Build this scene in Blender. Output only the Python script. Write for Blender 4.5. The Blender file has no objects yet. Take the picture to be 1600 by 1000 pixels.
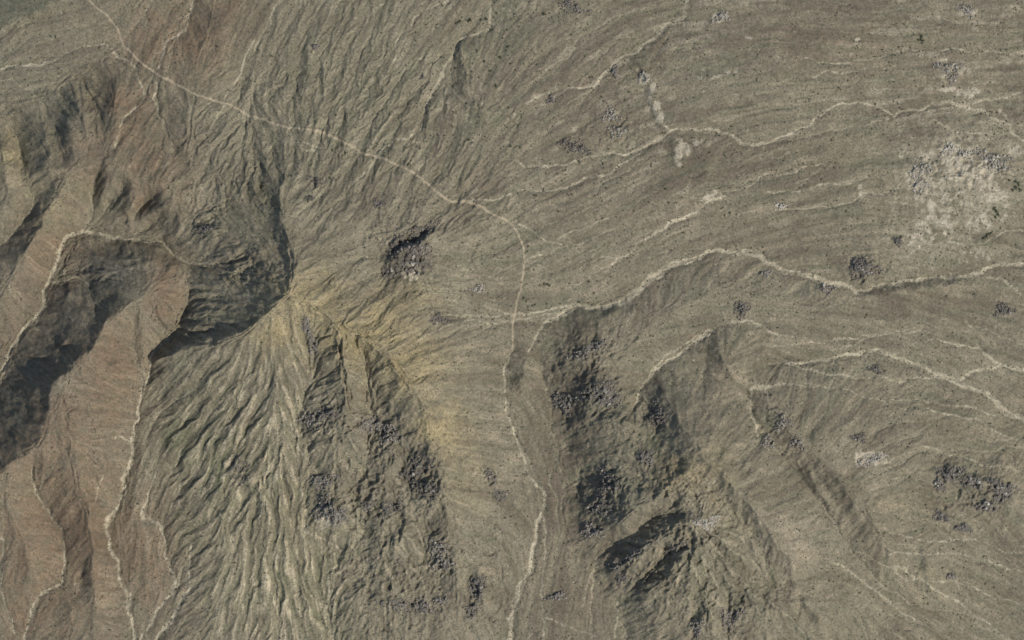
import bpy, math, random
import numpy as np

# ------------------------------------------------------------------ camera, sky, sun, exposure
scene = bpy.context.scene
col = scene.collection
CAM_H = 9000.0
cam_d = bpy.data.cameras.new('aerial_camera')
cam_d.sensor_width = 36.0
cam_d.lens = 36.0 * (CAM_H - 55.0) / 1600.0
cam_d.clip_start = 10.0
cam_d.clip_end = 40000.0
cam = bpy.data.objects.new('aerial_camera', cam_d)
cam.location = (0, 0, CAM_H)
cam.rotation_euler = (0, 0, 0)
col.objects.link(cam)
scene.camera = cam

SUN_EL = math.radians(51.0)
SUN_X, SUN_Y = 0.88, -0.47            # horizontal direction towards the sun (east, south)
n_ = math.hypot(SUN_X, SUN_Y); SUN_X /= n_; SUN_Y /= n_
world = bpy.data.worlds.new('World'); scene.world = world; world.use_nodes = True
wn = world.node_tree.nodes; wl = world.node_tree.links
sky = wn.new('ShaderNodeTexSky'); sky.sky_type = 'NISHITA'; sky.sun_disc = False
sky.sun_elevation = SUN_EL
sky.sun_rotation = math.atan2(SUN_X, SUN_Y)
bg = wn['Background']; bg.inputs['Strength'].default_value = 0.13
wl.new(sky.outputs[0], bg.inputs['Color'])
sun_d = bpy.data.lights.new('sun', 'SUN'); sun_d.energy = 3.65; sun_d.angle = math.radians(0.6)
sun_d.color = (1.0, 0.962, 0.885)
sun = bpy.data.objects.new('sun', sun_d)
from mathutils import Vector
sun.rotation_euler = Vector((SUN_X * math.cos(SUN_EL), SUN_Y * math.cos(SUN_EL), math.sin(SUN_EL))).to_track_quat('Z', 'Y').to_euler()
sun.location = (900, -700, 1500)
col.objects.link(sun)
vs = scene.view_settings
vs.view_transform = 'Standard'; vs.look = 'None'; vs.exposure = 0.0; vs.gamma = 1.0
vs.use_curve_mapping = False

random.seed(7)
RNG = np.random.default_rng(11)
F = np.float32

# ------------------------------------------------------------------ map coordinates: u east, v south, metres from the NW corner
STEP = 1.42
U0, U1, V0, V1 = -50.0, 1650.0, -50.0, 1050.0
core_u = np.arange(U0, U1, STEP); core_v = np.arange(V0, V1, STEP)
def grown(start, sign, n=26):
    out = []; d = STEP * 1.3; p = start
    for _ in range(n):
        p += sign * d; d *= 1.2; out.append(p)
    return np.array(out)
us = np.concatenate([grown(core_u[0], -1)[::-1], core_u, grown(core_u[-1], 1)])
vs_ = np.concatenate([grown(core_v[0], -1)[::-1], core_v, grown(core_v[-1], 1)])
NU, NV = len(us), len(vs_)
NG = 26
U, V = np.meshgrid(us.astype(F), vs_.astype(F))          # shape (NV, NU)

def smooth(a, b, x):
    t = np.clip((x - a) / (b - a), 0, 1); return t * t * (3 - 2 * t)

_tab = RNG.uniform(0, 2 * np.pi, (256, 256)).astype(F)
_gx, _gy = np.cos(_tab), np.sin(_tab)
def perlin(x, y, scale, seed=0):
    x = x / scale + seed * 17.31; y = y / scale + seed * 9.77
    xi = np.floor(x).astype(np.int32); yi = np.floor(y).astype(np.int32)
    fx = (x - xi).astype(F); fy = (y - yi).astype(F)
    sx = fx * fx * fx * (fx * (fx * 6 - 15) + 10); sy = fy * fy * fy * (fy * (fy * 6 - 15) + 10)
    def g(ox, oy):
        a = (xi + ox) & 255; b = (yi + oy) & 255
        return _gx[a, b] * (fx - ox) + _gy[a, b] * (fy - oy)
    n0 = g(0, 0) * (1 - sx) + g(1, 0) * sx
    n1 = g(0, 1) * (1 - sx) + g(1, 1) * sx
    return (n0 * (1 - sy) + n1 * sy) * 1.5
def fbm(x, y, scale, octv=4, seed=0, gain=0.5):
    s = 0; a = 1.0
    for o in range(octv):
        s = s + a * perlin(x, y, scale / 2 ** o, seed + o * 3); a *= gain
    return s

# wiggle applied to every authored line so nothing is ruler straight
WU = (U + 4.0 * perlin(U, V, 95, 35) + 6.0 * perlin(U, V, 42, 1) + 2.6 * perlin(U, V, 17, 2) + 1.0 * perlin(U, V, 7, 31)).astype(F)
WV = (V + 4.0 * perlin(U, V, 95, 36) + 6.0 * perlin(U, V, 42, 3) + 2.6 * perlin(U, V, 17, 4) + 1.0 * perlin(U, V, 7, 33)).astype(F)

# ------------------------------------------------------------------ relief skeleton: crests and valley floors (u, v, height)
SK = [
 # the peak and its crests
 [(440,290,118),(440,330,138),(450,362,152),(463,394,166),(465,434,182),(452,458,190),(425,488,180),(380,520,150),(330,538,118),(270,550,82),(243,562,66)],
 [(452,458,190),(490,472,180),(533,504,164),(575,535,154),(613,564,148),(635,592,140),(662,626,130),(668,655,120),(682,700,102),(692,760,82),(702,830,60),(716,900,40),(722,960,24)],
 [(490,472,180),(502,450,150),(533,416,122),(562,403,104)],
 [(500,476,177),(533,507,164),(539,545,154),(543,600,132),(548,650,108),(560,690,88)],
 [(480,500,158),(490,538,124),(489,590,94),(463,648,70),(480,700,62),(490,738,58),(472,762,52),(480,830,38),(528,862,28),(516,905,18),(512,960,8),(516,1020,0)],
 [(556,532,138),(576,575,104),(581,640,78),(574,700,66),(568,740,56)],
 [(455,440,176),(420,402,142),(382,384,126),(322,356,96),(296,338,84)],
 [(428,482,176),(392,472,142),(340,452,110),(288,436,72)],
 [(400,500,150),(330,514,96),(268,528,56)],
 [(436,410,146),(427,355,126),(412,300,104),(396,250,82),(384,190,60),(372,120,46)],
 # canyon stream west of the peak
 [(-60,700,-2),(0,590,6),(15,540,11),(28,522,13),(56,500,17),(72,450,21),(88,395,26),(105,370,29),(127,361,31),(167,366,36),(200,377,41),(253,382,50),(277,406,58),(327,412,76),(357,417,94),(380,442,120),(405,462,148)],
 [(82,440,22),(105,437,26),(133,439,34),(142,462,48),(152,482,66)],
 [(238,412,90),(190,408,72),(152,398,52),(130,384,38)],
 # long western ridge
 [(268,412,82),(262,450,90),(240,440,98),(232,462,96),(200,486,100),(168,502,102),(148,540,104),(128,562,104),(96,588,104),(84,612,102),(76,652,98),(72,688,92),(36,720,88),(-60,760,80)],
 [(130,490,70),(105,530,66),(70,560,48),(45,565,30)],
 [(100,565,84),(66,590,62),(30,600,30)],[(78,630,92),(44,650,66),(14,650,34)],[(60,520,24),(90,535,46),(118,540,68)],
 [(110,455,50),(95,490,44),(78,500,30)],
 # drainage east of it
 [(292,452,70),(291,475,60),(286,500,52),(262,530,46),(240,547,40),(230,581,34),(213,617,28),(212,640,25),(206,670,22),(202,716,18),(193,752,14),(180,793,10),(164,812,9),(168,830,8),(178,868,5),(184,905,2),(200,945,-1),(205,1010,-5)],
 [(262,450,90),(274,475,82),(270,505,60)],
 [(262,450,90),(246,480,86),(233,510,74),(226,550,54),(219,590,38)],
 [(213,490,86),(208,510,72),(211,550,50),(213,600,34)],
 [(148,540,104),(176,580,76),(200,620,40)],
 [(96,588,104),(118,650,92),(122,700,86),(128,750,78),(143,800,62),(148,850,48),(146,920,32),(150,1020,10)],
 [(130,706,72),(144,765,46),(163,797,20)],[(150,690,74),(166,735,58),(178,772,28)],
 [(55,704,88),(44,735,58),(70,800,34),(90,826,26),(94,865,20),(94,908,12),(64,932,10),(42,958,4),(37,1020,-4)],
 [(20,728,87),(16,780,78),(30,830,60),(50,880,44),(60,915,26)],
 [(-20,800,66),(-4,880,30),(8,960,8)],
 [(110,960,22),(122,930,14),(128,890,16)],
 [(238,733,22),(238,753,19),(226,775,16),(224,795,14),(248,826,11),(254,856,8),(267,905,4),(266,930,1),(238,966,-2),(222,1010,-5)],
 [(297,853,16),(297,885,12),(290,920,8),(268,962,2),(246,1010,-4)],
 [(215,700,27),(206,790,20),(225,850,14),(225,920,9)],
 # north-west spurs
 [(48,280,78),(33,258,64),(22,213,50),(8,185,44),(-30,150,38)],
 [(122,272,112),(76,262,104),(80,235,98),(74,212,86),(58,190,66),(50,170,52)],
 [(104,245,92),(96,234,84),(87,201,64),(70,168,50),(56,146,45)],
 [(122,272,112),(116,225,104),(110,195,90),(96,165,62),(90,148,52)],
 [(118,180,80),(106,160,62),(103,138,50),(98,120,47)],
 [(140,215,104),(132,180,90),(124,150,66),(120,130,54)],
 [(158,190,88),(140,155,62),(130,125,50)],
 [(122,272,112),(150,262,112),(186,258,112),(182,200,102),(180,156,88),(170,125,62),(160,105,54)],
 [(184,236,98),(187,192,88),(219,162,72),(222,140,66),(216,112,58)],
 [(163,254,104),(147,282,64),(139,300,50),(136,336,37),(126,358,31)],
 [(188,262,112),(184,282,102),(168,302,80),(152,324,52)],
 [(194,290,84),(171,318,46),(137,342,36)],
 [(186,258,112),(210,280,112),(216,312,94),(202,342,62),(182,362,42)],
 [(248,306,80),(226,319,56),(212,327,50),(188,358,39)],
 [(258,334,66),(235,348,48),(205,365,42)],
 [(207,282,108),(250,285,112),(285,305,108),(285,340,92),(275,375,62)],
 [(282,315,108),(244,331,82),(218,346,58)],
 [(90,280,92),(54,318,66),(45,345,56),(18,369,40),(-10,385,34),(-60,400,28)],
 [(122,272,112),(100,300,102),(80,330,92),(62,360,84),(40,395,70),(20,440,54),(-20,490,38)],
 [(2,230,84),(12,280,94),(25,310,84),(-10,340,66)],
 [(-60,115,36),(0,107,40),(50,98,44),(90,94,47),(150,82,50),(195,92,54)],
 [(268,215,78),(242,172,68),(238,155,64),(249,120,58),(258,82,50),(285,45,42),(302,0,35),(310,-50,30)],
 [(300,220,90),(300,130,66),(330,50,50),(350,-20,40)],
 [(-60,30,56),(20,20,56),(70,18,55),(98,0,52),(110,-40,50)],
 [(-60,55,50),(10,46,50),(60,32,50),(90,12,48)],
 # broad skirts of the mountain
 [(560,-40,26),(600,60,36),(560,160,58),(520,260,86),(490,350,118)],
 [(760,-60,14),(770,0,18),(755,42,22),(715,66,26),(695,110,32),(675,155,40),(655,200,48)],
 [(707,70,27),(712,95,30),(706,150,36)],[(722,72,36),(726,110,40),(722,160,44)],
 [(736,182,46),(732,200,46)],[(752,166,54),(756,186,52)],
 [(800,-60,16),(900,60,24),(900,180,40),(800,260,54),(720,320,70),(600,400,98)],
 [(1075,-20,12),(1040,45,17),(985,82,23),(928,132,31),(850,150,38),(800,190,46)],
 [(1620,225,6),(1548,180,10),(1440,172,14),(1357,160,18),(1285,178,21),(1200,223,26),(1120,203,30),(1030,215,35),(930,242,42),(820,260,52)],
 [(1300,-40,16),(1320,60,24),(1200,120,30),(1100,130,30)],
 [(1620,40,12),(1500,100,20),(1440,120,22)],
 [(1600,300,16),(1500,270,26),(1430,300,24),(1300,320,30),(1100,300,40),(950,330,50),(820,380,58),(700,440,78)],
 [(1620,412,10),(1530,424,15),(1470,430,18),(1400,442,20),(1342,459,23)],
 [(1500,441,25),(1440,446,28),(1400,455,29),(1356,470,27)],
 [(1342,459,23),(1280,435,26),(1222,426,29),(1195,403,30),(1140,390,33),(1085,402,36),(1040,418,38),(1005,452,41),(945,477,44),(880,490,47),(800,495,54),(700,498,72)],
 [(990,480,52),(955,490,58),(930,505,62)],
 [(1600,656,4),(1550,620,8),(1462,585,14),(1380,549,20),(1280,562,27),(1200,568,33)],
 [(1240,525,36),(1175,503,40),(1155,501,41),(1120,510,43),(1060,555,46),(1012,585,49),(985,645,58)],
 [(1300,490,34),(1220,470,40),(1120,450,46),(1060,480,52),(1000,530,60),(960,560,78)],
 [(1100,548,46),(1104,575,48),(1100,600,52)],[(1126,543,63),(1136,570,71),(1144,592,68)],
 # middle valley
 [(800,500,52),(795,560,45),(788,610,40),(808,690,32),(850,775,24),(838,820,21),(826,900,14),(800,950,9),(790,1030,2)],
 [(740,640,64),(745,720,54),(760,800,40),(770,900,22),(760,1000,8)],
 [(800,575,44),(802,600,42)],[(820,560,56),(818,600,52)],
 # rocky hill east of the valley
 [(846,560,40),(848,606,35),(874,640,37),(856,668,30),(892,696,32),(870,728,26),(908,752,30),(878,792,23),(900,816,25),(880,844,19),(934,882,19),(966,935,13),(980,1000,7),(985,1050,4)],
 [(898,494,52),(915,542,80),(908,580,70),(938,606,94),(905,640,66),(950,660,88),(985,660,98)],
 [(940,695,68),(968,735,90),(950,765,72),(985,775,98),(940,808,60),(966,822,84)],
 [(1032,614,72),(1058,655,104),(1085,690,126),(1112,722,137),(1150,765,130),(1190,812,114),(1232,872,85),(1252,935,52),(1270,1000,34)],
 [(1008,640,60),(1022,672,78),(1020,702,92),(1044,722,106),(1076,738,114),(1114,768,112),(1162,818,96),(1202,884,68)],
 [(934,882,19),(964,851,38),(985,830,56),(1012,806,80),(1050,797,104)],
 [(944,842,50),(966,822,84),(1000,790,108),(1040,760,122),(1085,722,126)],
 [(952,897,30),(990,869,76),(1032,838,112),(1060,818,124),(1105,800,128)],
 [(978,934,15),(1008,902,46),(1036,872,74),(1052,852,96)],
 [(1000,945,40),(1050,892,92),(1092,850,116),(1130,830,112)],
 [(1080,1010,36),(1085,960,56),(1100,920,80)],[(1105,1000,52),(1110,950,76)],
 [(1130,990,40),(1138,940,58)],[(1165,1000,50),(1172,930,70)],
 # south-east scarps
 [(1160,612,44),(1166,640,50),(1182,662,54),(1210,700,52),(1240,728,50),(1270,775,47),(1300,815,43),(1345,880,36),(1380,930,28)],
 [(1194,625,58),(1224,655,66),(1256,690,66),(1290,722,71),(1322,765,71),(1358,812,64),(1396,872,47)],
 [(1258,718,60),(1282,768,58),(1296,800,51)],[(1276,735,55),(1300,775,53),(1330,830,46)],
 [(1195,912,58),(1250,905,52),(1310,890,40)],[(1205,935,68),(1258,940,64),(1290,970,50)],
 [(1180,720,86),(1230,790,74),(1270,850,60)],
 [(1435,862,34),(1440,890,31)],[(1446,860,40),(1452,892,36)],
 [(1620,700,6),(1500,720,20),(1400,680,34),(1300,640,46)],
 [(1620,860,2),(1500,850,16),(1420,800,34)],
 [(1620,1020,-8),(1500,960,4),(1400,900,24)],
 [(1350,1030,4),(1300,1000,22)],
 # rocky knolls
 [(1470,748,26),(1492,738,34),(1530,748,34),(1575,765,30),(1585,785,24)],
 [(1466,805,24),(1490,815,30),(1512,824,22)],
 [(1490,775,22),(1520,782,22)],
 [(604,400,104),(628,372,108),(668,346,96)],[(618,408,115),(645,385,117),(680,360,103)],
 [(598,428,92),(640,420,98)],
 [(1330,425,27),(1338,405,29)],[(1348,420,38),(1362,410,37)],
 # linear ledge in the north-east
 [(986,84,23),(1000,122,27),(1024,185,33),(1034,207,34)],[(993,82,27),(1007,118,31),(1031,182,37.5),(1041,204,37)],
 [(1042,222,34),(1046,250,36)],[(1050,220,40),(1054,250,41)],
 [(1080,262,38),(1095,268,37)],[(1098,255,44),(1106,266,43)],
 # rocky lower ridge blocks south-east of the peak
 [(640,700,76),(625,735,66),(648,760,58)],[(600,690,88),(612,725,80),(596,752,70)],[(640,800,56),(668,830,44),(660,880,34)],
 [(520,690,88),(528,730,76)],[(500,770,60),(522,800,70),(545,815,58)],[(560,770,56),(550,830,40)],[(620,830,56),(600,880,46),(640,930,26)],
 [(570,900,36),(560,960,22)],[(675,850,42),(690,930,22)],
 [(735,900,26),(738,960,16)],[(752,890,38),(756,940,30)],
 # gullied southern apron
 [(400,620,90),(370,720,56),(345,820,36),(330,940,20),(325,1040,6)],
 [(440,560,128),(430,680,78),(430,800,48),(430,920,24),(430,1040,4)],
 [(246,620,34),(256,700,26),(280,780,20)],
 [(335,562,98),(292,640,50),(262,720,28)],
]
# far control of the land outside the picture
FAR = [(-280,-280,40),(400,-280,22),(900,-280,6),(1500,-280,0),(1880,-280,0),(1880,200,-2),(1880,500,-6),(1880,900,-14),(1880,1280,-20),
       (1500,1280,-14),(1100,1280,8),(800,1280,-8),(500,1280,-10),(200,1280,-14),(-280,1280,0),(-280,900,20),(-280,500,10),(-280,200,20)]

def relax(step, init=None, iters=200):
    gu = np.arange(-300, 1901, step); gv = np.arange(-300, 1301, step)
    w, h = len(gu), len(gv)
    fix = np.zeros((h, w), bool); val = np.zeros((h, w)); cnt = np.zeros((h, w))
    for pl in SK + [[f] for f in FAR]:
        for i in range(max(1, len(pl) - 1)):
            a = pl[i]; b = pl[min(i + 1, len(pl) - 1)]
            n = max(2, int(math.hypot(b[0] - a[0], b[1] - a[1]) / step * 2))
            t = np.linspace(0, 1, n)
            x = np.clip(np.round((a[0] + (b[0] - a[0]) * t + 300) / step).astype(int), 0, w - 1)
            y = np.clip(np.round((a[1] + (b[1] - a[1]) * t + 300) / step).astype(int), 0, h - 1)
            z = a[2] + (b[2] - a[2]) * t
            np.add.at(val, (y, x), z); np.add.at(cnt, (y, x), 1); fix[y, x] = True
    tgt = np.where(cnt > 0, val / np.maximum(cnt, 1), 0)
    Z = np.full((h, w), 35.0) if init is None else init
    fr = ~fix
    for _ in range(iters):
        P = np.pad(Z, 1, mode='edge')
        A = (P[:-2, 1:-1] + P[2:, 1:-1] + P[1:-1, :-2] + P[1:-1, 2:]) * 0.25
        Z = np.where(fr, Z + 1.0 * (A - Z), tgt)
    return gu, gv, Z
def bil(gu, gv, Z, x, y):
    s = gu[1] - gu[0]
    fx = np.clip((x - gu[0]) / s, 0, len(gu) - 1.001); fy = np.clip((y - gv[0]) / s, 0, len(gv) - 1.001)
    i = fx.astype(np.int32); j = fy.astype(np.int32); fx = fx - i; fy = fy - j
    return (Z[j, i] * (1 - fx) + Z[j, i + 1] * fx) * (1 - fy) + (Z[j + 1, i] * (1 - fx) + Z[j + 1, i + 1] * fx) * fy
g = None
for stp, it in ((20, 600), (10, 300), (5, 250), (2.5, 120)):
    if g is not None:
        gu2 = np.arange(-300, 1901, stp); gv2 = np.arange(-300, 1301, stp)
        a, b = np.meshgrid(gu2, gv2); init = bil(*g, a, b)
    else: init = None
    g = relax(stp, init, it)
def blur(Z, n):
    for _ in range(n):
        P = np.pad(Z, 1, mode='edge')
        Z = (P[:-2, 1:-1] + P[2:, 1:-1] + P[1:-1, :-2] + P[1:-1, 2:] + 4 * Z) * 0.125
    return Z
BASE = blur(g[2], 3)
SOFT = blur(g[2], 60)
H = bil(g[0], g[1], BASE, WU, WV).astype(F)
HS = bil(g[0], g[1], SOFT, U, V).astype(F)

# ------------------------------------------------------------------ rock outcrops: label, lobes (u, v, ru, rv, angle), stones, rubble, tone, sizes
OUT = [
 ('large grey boulder outcrop with a black shadowed edge east of the peak', [(628,385,26,14,-35),(662,362,26,12,-30),(640,415,34,20,-15),(655,392,20,18,0),(610,425,14,10,0)], 120, 480, 'm', 2.0, 5.2),
 ('small pale rock cluster with one dark cleft below the large boulder outcrop', [(746,451,13,6,-10)], 14, 50, 'p', 1.6, 3.4),
 ('speckled grey rock cluster midway between the peak and the track', [(686,498,15,11,10)], 22, 80, 'd', 1.5, 3.2),
 ('small dark rock cluster above the large boulder outcrop', [(592,319,11,7,0)], 14, 50, 'd', 1.5, 3),
 ('tiny lone rock knot high on the gullied northern slope', [(493,73,7,5,0)], 9, 26, 'd', 1.4, 2.8),
 ('tiny dark rock knot beside the shrubby pale wash', [(660,120,4,3.5,0)], 5, 12, 'd', 1.4, 2.4),
 ('pale rock knot just below the wash on the brown plain', [(861,156,8,6,0)], 11, 34, 'd', 1.5, 3),
 ('dark rock knot between the ledge wash and the straight ledge', [(960,108,7,9,0)], 10, 34, 'd', 1.5, 3.2),
 ('pale scattered rock field left of the straight ledge', [(964,205,17,10,0),(955,180,16,12,0)], 30, 120, 'p', 1.2, 2.8),
 ('grey scattered rock field on the brown slope above the meandering wash', [(905,232,20,11,10),(885,222,12,8,0)], 24, 110, 'd', 1.1, 2.4),
 ('grey rock scatter on the plain at the top edge near the ledge wash', [(900,12,20,9,15),(885,5,10,7,0)], 20, 70, 'd', 1.1, 2.4),
 ('narrow dark rock rib running down the southern flank just below the peak', [(482,510,7,16,-10),(491,535,6,20,-8)], 34, 110, 'd', 1.6, 3.4),
 ('dark rock cluster on the spur crest above the canyon wash', [(322,358,17,7,-5)], 20, 80, 'd', 1.4, 3),
 ('round grey boulder field beside the cut-bank wash', [(1352,420,24,17,0),(1338,416,8,10,0)], 50, 260, 'm', 1.2, 3.2),
 ('big horseshoe of purple-grey boulders on the south-eastern plain', [(1486,740,22,12,0),(1520,752,20,13,10),(1568,768,24,18,20),(1545,792,18,9,0),(1470,755,8,16,0)], 120, 480, 'm', 1.8, 4.8),
 ('short boulder arc closing the open side of the boulder horseshoe', [(1472,808,14,8,25),(1508,826,14,6,10)], 34, 120, 'd', 1.8, 3.8),
 ('white bare rock slab patch above the boulder horseshoe', [(1365,718,20,9,-10),(1345,724,8,5,0)], 18, 130, 'p', 1.2, 2.6),
 ('small dark boulder knot uphill of the white slab patch', [(1343,684,12,8,0)], 14, 50, 'd', 1.6, 3.4),
 ('small lone boulder knot on the striped southern fan', [(1489,902,9,6,0)], 10, 34, 'd', 1.6, 3),
 ('white rock block halfway down the straight ledge', [(1006,122,10,9,0)], 10, 60, 'p', 1.4, 3),
 ('white rock patch on the plain at the top edge', [(1130,25,14,8,-20)], 12, 60, 'p', 1.3, 2.8),
 ('dark craggy rock band high on the north end of the rocky hill', [(908,552,22,9,-25),(932,540,14,8,-30)], 36, 120, 'd', 2, 4.4),
 ('broad grey rock field on the north shoulder of the rocky hill', [(935,612,34,18,-10),(955,625,18,14,0)], 60, 300, 'm', 1.4, 3.8),
 ('black crag on the valley side of the rocky hill', [(884,632,16,16,0),(872,622,10,12,0)], 36, 110, 'd', 2, 4.2),
 ('dark broken crag above the steep western cliff of the hill', [(950,752,18,22,0),(935,790,20,18,-20)], 50, 170, 'd', 2, 4.8),
 ('dark crag at the mouth of the hill canyon', [(925,830,18,12,20)], 26, 80, 'd', 2, 4.2),
 ('dark boulders along the south wall of the hill canyon', [(985,870,26,9,-40),(960,885,12,9,0)], 34, 110, 'd', 1.8, 3.8),
 ('dark boulder slope between the two canyons of the hill', [(975,905,14,12,0),(1050,860,24,8,-40)], 26, 100, 'd', 1.6, 3.4),
 ('small dark crag near the top of the rocky hill', [(1010,715,14,12,0)], 20, 80, 'd', 1.8, 3.6),
 ('whitish grey rock face at the head of the hill canyon', [(1103,814,20,10,-8)], 26, 130, 'p', 1.5, 3.4),
 ('dark crag under the north-eastern crest of the rocky hill', [(1026,650,16,20,20)], 30, 90, 'd', 1.6, 3.6),
 ('dark rocky spur at the southern end of the hill', [(1140,965,20,18,0),(1090,980,12,16,0)], 34, 150, 'd', 1.5, 3.2),
 ('dark jagged crag on the mountain apron beside the thin wash', [(487,655,20,16,-20),(510,645,16,12,0)], 44, 160, 'd', 2, 4.6),
 ('dark boulder crest between the two southern valleys of the mountain', [(585,665,28,14,0),(610,680,16,14,0)], 46, 170, 'd', 2, 4.2),
 ('broad black crag on the long south-eastern crest', [(660,725,26,18,-20),(670,765,24,16,10),(640,742,16,14,0)], 76, 260, 'd', 2.2, 5),
 ('dark crag over the sharp bend of the thin wash', [(505,752,22,12,-15)], 26, 90, 'd', 2, 4),
 ('grey and pale boulder dome below the crag at the wash bend', [(508,795,20,22,-20),(530,805,16,18,0)], 60, 220, 'm', 1.8, 4.6),
 ('dark rock band in the hollow below the boulder crest', [(610,795,18,14,-20),(575,790,12,10,0)], 34, 110, 'd', 1.8, 3.6),
 ('black crag low on the long south-eastern crest', [(685,858,18,14,-25),(692,882,18,12,0)], 40, 110, 'd', 2.2, 4.6),
 ('dark crag at the very foot of the long south-eastern crest', [(746,918,15,20,10),(738,955,12,12,0)], 40, 130, 'd', 1.9, 4),
 ('small black and white crag near the bottom edge of the rocky slope', [(690,940,12,8,0)], 14, 40, 'd', 1.8, 3.6),
 ('grey rubble field low on the rocky southern slope', [(620,945,26,12,5),(660,950,20,14,0)], 30, 160, 'd', 1.5, 3.2),
 ('line of large separate boulders on the valley side of the crest', [(768,745,9,18,-25),(782,775,12,12,0)], 22, 50, 'd', 1.8, 3.8),
 ('lone black boulder ridge standing on the valley floor', [(872,934,17,6,-12)], 18, 50, 'd', 2, 4.4),
 ('dark rock knot on the north-facing ledge beside the hill wash', [(1160,484,12,14,20)], 18, 60, 'd', 1.5, 3.2),
 ('small dark rock knot under the bend of the braided wash', [(1197,427,9,6,0)], 10, 34, 'd', 1.5, 3.2),
 ('grey rock scatter below the braided wash near the round boulder field', [(1292,452,15,7,10)], 16, 60, 'd', 1.3, 2.6),
 ('small grey boulder knot beside the wide south-eastern wash', [(1369,577,11,7,10)], 14, 44, 'd', 1.5, 3),
 ('dark craggy notch above the south-eastern scarp', [(1222,660,14,14,30),(1245,692,12,10,30),(1200,690,10,12,0)], 36, 120, 'd', 1.5, 3.4),
 ('white cracked rock mass at the eastern edge beside green bushes', [(1555,248,30,14,15),(1572,262,16,8,0)], 60, 180, 'p', 1.8, 4.2),
 ('pale rock cluster in the bare ground left of the white cracked mass', [(1440,262,18,16,0),(1440,290,14,14,0)], 34, 140, 'p', 1.3, 3),
 ('pale rock rib on the bare ground below the meandering wash', [(1512,240,10,6,0),(1490,232,18,8,0)], 26, 100, 'p', 1.3, 3),
 ('pale broken rock patch on the far eastern plain above the wash', [(1487,106,24,12,10),(1492,122,10,8,0)], 30, 120, 'p', 1.4, 3.2),
 ('white rock strip at the top edge of the eastern plain', [(1513,14,16,8,30)], 16, 60, 'p', 1.3, 2.8),
 ('dark rock knot where bare ground meets the plain left of the cut-bank wash', [(1405,376,9,8,0)], 12, 40, 'd', 1.5, 3),
 ('scattered grey boulders on the pale apron below the red foothills', [(372,728,16,18,0),(380,750,10,10,0)], 22, 90, 'd', 1.2, 2.6),
 ('grey rock scatter by the first bend of the mountain track', [(500,285,18,9,10),(487,312,9,6,0)], 16, 60, 'd', 1.2, 2.4),
 ('scattered dark rocks beside the eastern end of the south-eastern fork', [(1572,485,16,12,0)], 18, 70, 'd', 1.2, 2.6),
 ('pale rock scatter on the east shoulder of the hill', [(1290,445,4,3,0),(1222,322,8,5,0)], 10, 40, 'p', 1.2, 2.4),
]
# ------------------------------------------------------------------ regional strength of gullies and of rocky ground
def blobs(lst, x=U, y=V):
    s = np.zeros_like(x)
    for (cx, cy, rx, ry, w) in lst:
        s = np.maximum(s, w * np.exp(-(((x - cx) / rx) ** 2 + ((y - cy) / ry) ** 2)))
    return s
GULLY = 0.22 + blobs([(390,720,140,200,.56),(430,930,110,150,.56),(320,500,80,60,0.9),(400,420,80,60,0.8),(520,180,170,190,0.36),(380,280,90,90,0.6),
    (700,330,90,100,0.35),(560,560,110,110,0.7),(60,600,110,90,0.35),(150,430,80,50,0.4),(130,150,90,50,0.35),(650,500,90,70,0.35),
    (1050,870,120,110,0.5),(340,330,60,60,0.5),(620,850,120,180,0.3)])
ROCKY = blobs([(520,660,60,45,0.9),(600,690,70,60,0.9),(660,750,45,75,1.0),(570,780,80,70,0.9),(620,900,120,100,0.7),(690,870,30,50,1.0),(745,930,22,50,0.9),
    (920,570,70,60,0.75),(940,630,70,60,0.8),(1000,660,60,60,0.7),(950,770,50,60,1.0),(1040,760,90,70,0.75),(1060,860,110,90,0.95),(1130,940,90,80,0.7),
    (635,395,45,45,1.0),(1525,765,60,40,0.8),(1355,420,32,26,0.7),(1505,260,60,60,0.5),(963,205,50,30,0.4),(320,358,40,20,0.5),(1200,680,60,60,0.45),(400,425,60,35,0.5),(490,520,14,36,0.8)])
CRAG = np.zeros_like(U)
for (lab_, lobes_, nb_, ns_, kd_, s0_, s1_) in OUT:
    for (cu, cv, ru, rv, an) in lobes_:
        c0, c1 = np.searchsorted(us, [cu - 70, cu + 70]); r0, r1 = np.searchsorted(vs_, [cv - 70, cv + 70])
        a_ = math.radians(an); du = U[r0:r1, c0:c1] - cu; dv = V[r0:r1, c0:c1] - cv
        p_ = (du * math.cos(a_) + dv * math.sin(a_)) / (ru * 1.05); q_ = (-du * math.sin(a_) + dv * math.cos(a_)) / (rv * 1.05)
        CRAG[r0:r1, c0:c1] = np.maximum(CRAG[r0:r1, c0:c1], np.exp(-(p_ * p_ + q_ * q_) ** 1.5) * ((0.45 + 0.55 * min(1.0, max(0.0, (s1_ - 2.6) / 1.4))) if kd_ != 'p' else 0.5))
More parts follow.
